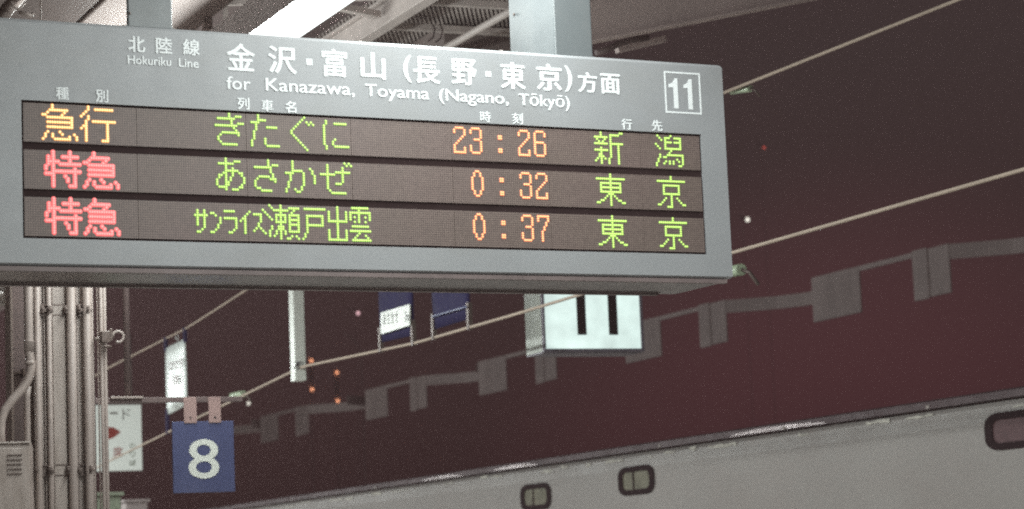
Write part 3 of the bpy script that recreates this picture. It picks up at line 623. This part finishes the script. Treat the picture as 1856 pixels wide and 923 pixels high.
# pale green cabinets at the very bottom, beyond the column
def cabinet(x0, x1, ytop, Y, mname, lab, d=.6):
    a, b = onY(x0,900,Y), onY(x1,900,Y); z = onY((x0+x1)/2,ytop,Y).z
    e_ = empty('platform_cabinet', ((a.x+b.x)/2, Y+d/2, 0)); tag(e_, lab, 'cabinet')
    w_ = (b.x-a.x)/2
    g = B(); bx(g, -w_, w_, -d/2, d/2, 0, z-.03); obj('case', g, M[mname], e_, bevel=.015)
    g = B(); bx(g, -w_-.02, w_+.02, -d/2-.03, d/2+.03, z-.029, z); obj('top', g, M[mname], e_, bevel=.008)
    g = B(); bx(g, -w_+.05, w_-.05, -d/2-.012, -d/2-.001, .5, z-.12); obj('door', g, M[mname], e_, bevel=.006)
cabinet(150, 220, 893, 20.0, 'machine', 'pale green cabinet top just right of the column foot')
cabinet(227, 268, 905, 24.0, 'canopy_dark', 'dark grey cabinet top between the green cabinet and the figure 8 sign')

# ================================================================ WIRES, BANNERS, POST (all in the plane X = 6)
XW = 6.0
def wire(name, pts, r_, lab):
    g = B(); tube(g, pts, r_, 8); tag(obj(name, g, M['wire']), lab, 'wire', None)
U1 = [onX(1900,-64,XW), onX(1735,0,XW), onX(1320,165,XW), onX(455,520,XW), onX(340,594,XW), onX(200,665,XW), onX(60,748,XW)]
L1 = [onX(1990,270,XW), onX(1856,307,XW), onX(1328,458,XW), onX(1075,527,XW), onX(930,571,XW), onX(752,622,XW), onX(557,663,XW), onX(541,668,XW), onX(200,835,XW), onX(60,908,XW)]
wire('upper_wire', U1, .0085, 'upper tan wire rising from behind the board towards the top right')
wire('lower_wire', L1, .0095, 'lower tan wire carrying banner clips and crossing the lit number box')
# square white post
pa, pb = onX(529,690,XW), onX(553,690,XW)
post = empty('hanging_post', (XW,(pa.y+pb.y)/2,pa.z)); tag(post, 'square white post hanging from the roof with a dark scribble near its end', 'post')
def pp(o):
    o.parent = post; o.matrix_parent_inverse = Matrix.Translation(-Vector(post.location)); return o
Yp = 18.15; x0p, x1p = onY(534,640,Yp).x, onY(554,640,Yp).x
sd = (x0p/ (onY(526,640,Yp).x) - 1)*Yp
g = B(); bx(g, x0p, x1p, Yp, Yp+max(sd,.06), onY(542,690,Yp).z, 5.2); pp(obj('post_tube', g, M['signwhite'], bevel=.004))
g = B()
for s_ in range(9):
    c_ = onY(540+random.uniform(-4,6), 664+random.uniform(-6,6), Yp-.002); d_ = Vector((random.uniform(-.022,.022),0,random.uniform(-.02,.02)))
    tube(g, [c_-d_, c_+Vector((.008,0,.006)), c_+d_], .0035, 5)
pp(obj('scribble', g, M['ink']))
# banners between the wires
def zline(pts, y):
    for a, b in zip(pts, pts[1:]):
        if min(a.y,b.y) <= y <= max(a.y,b.y): return a.z+(b.z-a.z)*(y-a.y)/(b.y-a.y)
    return pts[-1].z
def banner(y0, y1, m, lab, gr, g0=.09, g1=.05):
    """cloth between the wires from y0 (near) to y1 (far)"""
    e_ = empty('wire_banner', (XW,(y0+y1)/2,zline(L1,(y0+y1)/2))); tag(e_, lab, 'banner', gr)
    def k(o): o.parent = e_; o.matrix_parent_inverse = Matrix.Translation(-Vector(e_.location)); return o
    g = B(); N = 8; vs = []
    for s_ in (-.006,.006):
        for i in range(N+1):
            y = y0+(y1-y0)*i/N; zb = zline(L1,y)+g0; zt = zline(U1,y)-g1
            for j in range(9):
                vs.append(g.verts.new((XW+s_+.004*math.sin(j*.5+i*.3), y, zb+(zt-zb)*j/8)))
    W_ = 9
    for i in range(N):
        for j in range(8):
            f = g.faces.new((vs[i*W_+j], vs[(i+1)*W_+j], vs[(i+1)*W_+j+1], vs[i*W_+j+1])); f.smooth = True
            o_ = (N+1)*W_; f = g.faces.new((vs[o_+i*W_+j], vs[o_+i*W_+j+1], vs[o_+(i+1)*W_+j+1], vs[o_+(i+1)*W_+j])); f.smooth = True
    for i in range(N):
        for j in (0,8): g.faces.new((vs[i*W_+j], vs[(i+1)*W_+j], vs[(N+1)*W_+(i+1)*W_+j], vs[(N+1)*W_+i*W_+j]))
    for j in range(8):
        for i in (0,N): g.faces.new((vs[i*W_+j], vs[i*W_+j+1], vs[(N+1)*W_+i*W_+j+1], vs[(N+1)*W_+i*W_+j]))
    k(obj('cloth', g, M[m]))
    for y in (y0,y1):
        g = B(); bx(g, XW-.014, XW+.014, y-.018, y+.018, zline(L1,y)-.015, zline(L1,y)+max(g0+.05, .16)); k(obj('clip', g, M['clamp' if m == 'bluebanner' else 'bluebanner']))
        g = B(); bx(g, XW-.014, XW+.014, y-.018, y+.018, zline(U1,y)-g1-.03, zline(U1,y)+.015); k(obj('clip', g, M['clamp' if m == 'bluebanner' else 'bluebanner']))
    return e_, k
gb = 'boarding position banners between the wires'
yA0, yA1 = onX(749,600,XW).y, onX(690,600,XW).y; yB0, yB1 = onX(851,580,XW).y, onX(786,580,XW).y
e_, k = banner(yA0, yA1, 'bluebanner', 'blue banner with a white card of small dark characters hanging below the board', gb, .055)
ca = [onX(x,y,XW-.03) for x,y in ((690,606),(742,590),(742,551.5),(690,567))]
g = B(); prism(g, [(p.y,p.z) for p in ca], XW-.03, XW-.022, 'X'); k(obj('card', g, M['signwhite']))
yc0, yc1 = ca[0].y, ca[1].y
for i, ch in enumerate('あさかぜ'):
    px = 694+i*7.6; p0 = onX(px,580-i*2.0,XW-.031); p1 = onX(px+4.6,580-i*2.0,XW-.031); hz = .040
    k(lettering(ch, (XW-.0305,0,0), (0,-1,0), (0,0,1), -p0.y, -p1.y, p0.z-hz, p0.z+hz, M['ink'], None, .0))
p0 = onX(733,574,XW-.031); p1 = onX(741,572,XW-.031)
k(lettering('7m', (XW-.0305,0,0), (0,-1,0), (0,0,1), -p0.y, -p1.y, p0.z-.04, p0.z+.03, M['ink'], None, .0))
e_, k = banner(yB0, yB1, 'bluebanner', 'plain blue banner with one seam hanging right of the banner with the white card', gb, .055)
g = B(); a, b = onX(783,574,XW-.022), onX(846,556,XW-.022); bar(g, a, b, .006, .010); k(obj('seam', g, M['bluesign']))
yC0, yC1 = onX(337,680,XW).y, onX(302,680,XW).y
e_, k = banner(yC0, yC1, 'banwhite', 'tall white lit banner with pale characters hanging above the figure 8 sign', gb, .16, .09)
def bl(ch, x0, y0, x1, y1, m, bold=0):
    p0 = onX(x0,(y0+y1)/2,XW-.024); p1 = onX(x1,(y0+y1)/2,XW-.024); za = onX((x0+x1)/2,y1,XW-.024).z; zb = onX((x0+x1)/2,y0,XW-.024).z
    k(lettering(ch, (XW-.0235,0,0), (0,-1,0), (0,0,1), -p0.y, -p1.y, za, zb, M[m], None, bold))
for i, ch in enumerate('ひだ号'): bl(ch, 305+i*9.5, 655-i*2.5, 313.5+i*9.5, 671-i*2.5, 'pale_print', .01)
bl('8', 313, 680, 324, 696, 'pale_print'); bl('乗車', 311, 727, 330, 741, 'grey_print'); bl('号', 316, 608, 325, 618, 'grey_print', .02)
# insulators and the fittings on the upper wire and beyond
def insulator(p, d, lab, s=1):
    e_ = empty('insulator', p); tag(e_, lab, 'insulator')
    g = B(); n = 7
    pts, rs = [], []
    for i in range(n*2+1): pts.append(Vector(d)*(i/(n*2))); rs.append((.026 if i%2 else .036)*s)
    tube(g, pts, rs, 12); obj('ceramic_body', g, M['ceramic'], e_)
    g = B(); q_ = Vector(d); tube(g, [q_, q_+Vector((.03*s,-.04*s,-.02*s)), q_+Vector((.06*s,-.09*s,-.10*s))], .012*s, 8); tube(g, [Vector((0,0,0)), -Vector(d)*.3*s], .012*s, 8); obj('fitting', g, M['clamp'], e_)
insulator(onX(1326,166,6.05), onX(1360,161,6.05)-onX(1326,166,6.05), 'pale green insulator beside the right edge of the board on the upper wire', .5)
insulator(onX(1326,492,6.4), onX(1344,489,6.4)-onX(1326,492,6.4), 'short yellow green insulator at the lower right corner of the board', .9)
insulator(onX(421,718,6.1), onX(441,714,6.1)-onX(421,718,6.1), 'small pale insulator above the lower wire right of the figure 8 sign', .8)

# ================================================================ LIT NUMBER BOX
M['boxframe'] = mat('box_frame', (.17,.15,.18), .4, 0, .06, 6)
Yn = 14.5
nb = empty('number_box', onY(1075,634,Yn)); tag(nb, 'glowing white box sign with black number 11 hanging below the board', 'lit sign')
def nbp(o): o.parent = nb; o.matrix_parent_inverse = Matrix.Translation(-Vector(nb.location)); return o
xa, xb = onY(985,600,Yn).x, onY(1167,600,Yn).x; zb0 = onY(1075,638,Yn).z; zt0 = zb0+.62
dp = xa/ (onY(951,600,Yn).x/Yn) - Yn
g = B(); t_ = .022
bx(g, xa, xb, Yn, Yn+.03, zb0, zb0+t_); bx(g, xa, xb, Yn, Yn+.03, zt0-t_, zt0); bx(g, xa, xa+t_*.7, Yn, Yn+.03, zb0+t_, zt0-t_); bx(g, xb-t_, xb, Yn, Yn+.03, zb0+t_, zt0-t_)
nbp(obj('front_frame', g, M['boxframe'], bevel=.003))
M['boxlight'] = emat('lit_box_face', (.78,1.0,.94), .88)
t = M['boxlight'].node_tree; p = t.nodes['Principled BSDF']
tcn = t.nodes.new('ShaderNodeTexCoord'); nn = t.nodes.new('ShaderNodeTexNoise'); nn.inputs['Scale'].default_value = 5; t.links.new(tcn.outputs['Object'], nn.inputs['Vector'])
r4 = t.nodes.new('ShaderNodeMapRange'); r4.inputs['From Min'].default_value = .3; r4.inputs['From Max'].default_value = .7; r4.inputs['To Min'].default_value = .62; r4.inputs['To Max'].default_value = .92; t.links.new(nn.outputs['Fac'], r4.inputs['Value']); t.links.new(r4.outputs[0], p.inputs['Emission Strength'])
g = B(); bx(g, xa+t_*.7, xb-t_, Yn+.006, Yn+.02, zb0+t_, zt0-t_); nbp(obj('lit_face', g, M['boxlight']))
M['boxside'] = mat('box_side', (.40,.42,.37), .42, 0, .04, 6)
g = B(); bx(g, xa+.004, xb-.004, Yn+.031, Yn+dp, zb0+.006, zt0-.004); nbp(obj('case', g, M['boxside'], bevel=.004))
g = B(); bx(g, xa+.004, xb-.004, Yn+.031, Yn+dp-.01, zb0-.004, zb0+.0055); nbp(obj('bottom_plate', g, M['boxframe']))
for x0_, x1_ in ((1046,1062),(1103,1119)):
    a, b = onY(x0_,570,Yn).x, onY(x1_,570,Yn).x; z0_ = onY(1060,607,Yn).z
    g = B(); H_ = .42; prism(g, [(a,z0_),(b,z0_),(b,z0_+H_),(a+.01,z0_+H_),(a-.05,z0_+H_-.07),(a-.05,z0_+H_-.10),(a,z0_+H_-.08)], Yn+.001, Yn+.0055); nbp(obj('numeral', g, M['black']))
g = B(); xm = (xa+xb)/2; bx(g, xm-.03, xm+.03, Yn+.12, Yn+.18, zt0, 4.9); nbp(obj('hanger', g, M['darkbrown']))

# ================================================================ TRAIN
XT = 8.5; TH = H0+.905
tr = empty('passenger_train', (XT+1.4, 20, -1.1)); tag(tr, 'grey passenger railway carriage with small rounded upper windows and a dirty eave', 'train')
def tp(o, par=None):
    if par: o.parent = par
    else: o.parent = tr; o.matrix_parent_inverse = Matrix.Translation(-Vector(tr.location))
    return o
Y0, Y1 = 9.3, 34.5
bev = lambda z: z
side = [(XT+.10,-.35),(XT,0.1),(XT,1.2),(XT,TH-.12),(XT+.006,TH-.03),(XT+.03,TH)]
g = B(); prism(g, side+[(XT+2.77,TH),(XT+2.8,TH-.12),(XT+2.8,.1),(XT+2.7,-.35)], Y0, Y1); tp(obj('car_body', g, M['train']))
g = B()
arc = [(XT+.045+(1.355)*(1-math.cos(math.radians(a))), TH+.055+.07*math.sin(math.radians(a))) for a in range(0,91,10)]
arc2 = [(2*(XT+1.4)-x, z) for x, z in reversed(arc[:-1])]
prism(g, [(XT+.045,TH+.001)]+arc+arc2+[(2*(XT+1.4)-XT-.045,TH+.001)], Y0, Y1, smooth=False); tp(obj('roof', g, M['train_roof']))
g = B()
prism(g, [(XT-.018,TH+.010),(XT+.044,TH+.010),(XT+.044,TH+.066),(XT+.004,TH+.066),(XT-.013,TH+.055)], Y0, Y1)
gt = tp(obj('rain_gutter', g, M['gutter']))
M['bright'] = mat('glint_steel', (.46,.40,.40), .38, .8, .1, 3, dirt=(.15,.11,.11), dirtamt=.7, dscale=(9,3,9))  # brighter strips laid on where the gutter glints under the tubes
for xa_, xb_ in ((768,842),(898,978),(1328,1500)):
    ya_, yb_ = onX(xb_,884-.155*(xb_-765),XT).y, onX(xa_,884-.155*(xa_-765),XT).y
    g = B(); n_ = 10; lo_ = []; hi_ = []
    for i in range(n_+1):
        f_ = i/n_; y_ = ya_+(yb_-ya_)*f_; w_ = .028*math.sin(math.pi*min(max(f_,.04),.96))**.6
        lo_.append(g.verts.new((XT-.0185,y_,TH+.013+.004*f_))); hi_.append(g.verts.new((XT-.0185+.09*w_,y_,TH+.013+.004*f_+w_)))
    for i in range(n_): g.faces.new((lo_[i],lo_[i+1],hi_[i+1],hi_[i]))
    tp(obj('glint_strip', g, M['bright'], None), gt)
g = B()
for yy in (13.2, 15.05, 17.0, 19.6, 21.7, 23.4, 26.1, 29): bx(g, XT-.021, XT-.0185, yy-.02, yy+.02, TH+.012, TH+.034)
tp(obj('gutter_joint', g, M['steel']), gt)
def rr_prof(y0, y1, z0, z1, r_, n=6, ry=None):
    ry = ry or r_; out = []
    for cx, cz, a0 in ((y1-r_, z0+ry, -90), (y1-r_, z1-ry, 0), (y0+r_, z1-ry, 90), (y0+r_, z0+ry, 180)):
        for k in range(n+1):
            a = math.radians(a0+90*k/n); out.append((cx+r_*math.cos(a), cz+ry*math.sin(a)))
    return out
zc = onX(1152,871,XT).z; hz = .112
wins = [(onX(1787,780,XT).y, 1), (onX(1122,870,XT).y, 0), (onX(945,900,XT).y, 0)]
extra = [(11.1,1), (22.9,0), (25.0,0), (28.2,1), (30.3,0)]
for yy, big_ in wins:
    w_ = .64 if not big_ else .95
    y0_, y1_ = yy-w_, yy
    if yy > 19: z_ = onX(970,901,XT).z
    elif yy < 14: z_ = onX(1830,780,XT).z
    else: z_ = zc
    O_ = rr_prof(y0_, y1_, z_-hz, z_+hz, .14, ry=.075); I_ = rr_prof(y0_+.08, y1_-.08, z_-hz+.042, z_+hz-.042, .07, ry=.04)
    g = B()
    A_ = [g.verts.new((XT-.012,a,b)) for a,b in O_]; A2 = [g.verts.new((XT-.001,a,b)) for a,b in O_]; B_ = [g.verts.new((XT-.012,a,b)) for a,b in I_]; B2 = [g.verts.new((XT-.003,a,b)) for a,b in I_]
    n = len(O_)
    for i in range(n):
        j = (i+1)%n; g.faces.new((A_[i],A_[j],B_[j],B_[i])); g.faces.new((A_[i],A_[j],A2[j],A2[i])); g.faces.new((B_[i],B_[j],B2[j],B2[i]))
    wf = tp(obj('window', g, M['rubber']))
    g = B(); g.faces.new([g.verts.new((XT-.0035,a,b)) for a,b in I_]); tp(obj('pane', g, M['glassdark' if big_ else 'curtain']), wf)
    if not big_:
        g = B(); ym = y0_+.37; bx(g, XT-.008, XT-.0036, ym-.012, ym+.012, z_-hz+.042, z_+hz-.042); tp(obj('divider', g, M['rubber']), wf)
# grime line and chipped filler under the eave, raised 1 mm
g = B(); y = Y0+.3
while y < Y1-.3:
    L_ = random.uniform(.05,.5); zz = TH-random.uniform(.026,.055); h_ = random.uniform(.007,.020)
    n_ = 7; P_ = [(y+L_*i/n_, zz-h_*random.random()) for i in range(n_+1)]+[(y+L_*i/n_, zz+h_*random.random()+.003) for i in range(n_,-1,-1)]
    A_ = [g.verts.new((XT-.0012,a,b)) for a,b in P_]; g.faces.new(A_); y += L_+random.uniform(.05,1.0)
M['filler'] = mat('old_sealant', (.66,.63,.56), .6, 0, .2, 20)
o = tp(obj('eave_sealant', g, M['filler'])); o['kind'] = 'stuff'
for yb in (12.4, 30.2):
    g = B(); bx(g, XT+.5, XT+2.3, yb-1.4, yb+1.4, -.85, -.45)
    for yy in (yb-1.05, yb+1.05):
        for xx in (9.42, 10.49):
            tube(g, [(xx-.06,yy,-.67),(xx+.06,yy,-.67)], .43, 24)
    bg = tp(obj('bogie', g, M['canopy_dark'])); bg['kind'] = 'stuff'

# ================================================================ FAR PLATFORM ROOF: panelled units along the next platform
XC = 14.0
def canopy_unit():
    e_ = empty('far_roof_unit', (XC, 0, 4.2))
    def k(o): o.parent = e_; o.matrix_parent_inverse = Matrix.Translation(-Vector((XC,0,4.2))); return o
    zb, zt = H0+.190*XC, H0+.2265*XC
    g = B(); bx(g, XC, XC+.025, 1.10, 2.14, zb, zt); k(obj('fascia_panel', g, M['canopy'], bevel=.01))
    g = B(); bx(g, XC, XC+.025, -.68, -.002, zb, zt); k(obj('fascia_panel', g, M['canopy'], bevel=.01))
    g = B(); bx(g, XC-.02, XC-.0005, -.30, -.012, zb-.015, zt+.01); k(obj('corner_post', g, M['canopy'], bevel=.01))
    g = B(); bx(g, XC+.005, XC+.022, -.001, 1.099, zt-.06, zt-.005); k(obj('top_rail', g, M['canopy']))
    g = B(); pl = [(XC+.012,-.682),(XC+.22,-.86),(XC+.48,-1.12),(XC+.66,-1.45),(XC+.70,-1.8),(XC+.60,-2.15),(XC+.38,-2.45),(XC+.10,-2.70),(XC+.012,-2.755)]
    pts_ = pl+[(x+.03,y) for x, y in reversed(pl)]; lo = [g.verts.new((x,y,zt-.165)) for x,y in pts_]; hi = [g.verts.new((x,y,zt-.008)) for x,y in pts_]; m_ = len(pts_)
    for i in range(m_): g.faces.new((lo[i],lo[(i+1)%m_],hi[(i+1)%m_],hi[i]))
    for i in range(len(pl)-1):
        g.faces.new((lo[i],lo[i+1],lo[m_-2-i],lo[m_-1-i])); g.faces.new((hi[i],hi[i+1],hi[m_-2-i],hi[m_-1-i]))
    k(obj('curved_fascia', g, M['canopy']))
    return e_
cu = canopy_unit()
where = ['nearest and largest at the right edge', 'just right of the lit number box', 'directly below the lit number box', 'below the blue banners', 'first right of the figure 8 sign', 'hidden beyond the figure 8 sign']
for i, y in enumerate((21.9, 26.8, 31.85, 36.85, 42.7, 48.2)):
    o = cu if i == 0 else copy_tree(cu); o.location = (XC, y, 4.2)
    tag(o, 'pale panelled unit of the far roof, '+where[i], 'roof unit', 'roof units along the far platform')

# ================================================================ SIGNALS AND FAR LAMPS
M['galv'] = mat('galvanised_pole', (.72,.60,.60), .8, 0, .08, 2)
M['sig'] = emat('signal_orange', (1.0,.42,.22), 3.0); M['lampw'] = emat('far_lamp_white', (1,.97,.85), 1.3)
M['lamppink'] = emat('far_lamp_pink', (1,.6,.65), 1.2); M['lampred'] = emat('far_lamp_red', (1,.16,.12), .8)
def sphere(bm, c, r_): bmesh.ops.create_icosphere(bm, subdivisions=2, radius=r_, matrix=Matrix.Translation(c))
for (x, ya, yb, lab) in ((564.5,654,706,'left railway signal with two small orange lights in the dark'), (611,675.5,727,'right railway signal with two small orange lights in the dark')):
    Ys = 150; p = onY(x,(ya+yb)/2,Ys); e_ = empty('railway_signal', (p.x,p.y,-1.35)); tag(e_, lab, 'signal', 'orange lit signals far down the line')
    g = B(); tube(g, [(0,.19,0),(0,.19,p.z+1.35+.7)], .035, 8); obj('mast', g, M['galv'], e_)
    z0_, z1_ = onY(x,yb,Ys).z+1.35, onY(x,ya,Ys).z+1.35
    g = B(); bx(g, -.13, .13, .0, .12, z0_-.2, z1_+.2); obj('signal_head', g, M['galv'], e_)
    for z_ in (z0_, z1_): g = B(); sphere(g, Vector((0,-.09,z_)), .075); obj('lamp', g, M['sig'], e_)
def far_lamp(x, y, Y_, r_, mname, lab, arm=True, n='yard_lamp'):
    p = onY(x,y,Y_); e_ = empty(n, (p.x,p.y,-1.35)); tag(e_, lab, 'lamp')
    h_ = p.z+1.35
    g = B(); sphere(g, Vector((0,0,h_)), r_); obj('lamp_bulb', g, M[mname], e_)
    g = B(); s_ = .03*Y_/60
    tube(g, [(s_*-9,0,h_+s_*4.5),(s_*-5,0,h_+s_*3.5),(s_*-2,0,h_+s_*3)], s_*.5, 6) if arm else None
    tube(g, [(0,.3,0),(0,.3,h_+.1)], .00011*Y_, 6); obj('lamp_pole', g, M['galv'], e_)
    g = B(); bx(g, -r_*1.3, r_*1.3, -r_*1.2, .35, h_+r_*1.05, h_+r_*1.4); obj('lamp_hood', g, M['galv'], e_)
far_lamp(649,568,80,.06,'lamppink','faint pale yard lamp left of the blue banner with the card')
far_lamp(1355,398.5,60,.06,'lampw','small bright white lamp right of the board above the lower wire')
far_lamp(450.5,731.5,90,.06,'lampw','small white lamp just below the pale insulator near the figure 8 sign')
far_lamp(1385,268,90,.05,'lampred','tiny red lamp right of the board at the height of its display')
# thin gooseneck pole below the banners
p0, p1, p2, p3 = onY(622,603,60), onY(640,614,60), onY(654,634,60), onY(656,680,60)
e_ = empty('gooseneck_pole', (p3.x,p3.y,-1.35)); tag(e_, 'thin dim gooseneck pole between the white post and the blue banner', 'pole')
g = B(); q_ = Vector((p3.x,p3.y,-1.35)); tube(g, [p0-q_, p1-q_, p2-q_, p3-q_, Vector((0,0,0))], .014, 8); obj('pole_tube', g, M['galv'], e_)

settle()

# ================================================================ FILM VEIL: volume added for grain and lifted blacks
hb = B(); bx(hb, -720, 720, -320, 1120, -2.5, 24); hz_ = obj('film_veil', hb, None); hz_['kind'] = 'stuff'
hm = bpy.data.materials.new('film_veil_volume'); hm.use_nodes = True; hm.node_tree.nodes.clear()
ho = hm.node_tree.nodes.new('ShaderNodeOutputMaterial'); hv = hm.node_tree.nodes.new('ShaderNodeVolumePrincipled')
hv.inputs['Color'].default_value = (.95,.66,.66,1); hv.inputs['Density'].default_value = .0022; hv.inputs['Anisotropy'].default_value = 0.0
hm.node_tree.links.new(hv.outputs[0], ho.inputs['Volume']); hm.cycles.volume_sampling = 'EQUIANGULAR'; hz_.data.materials.append(hm)
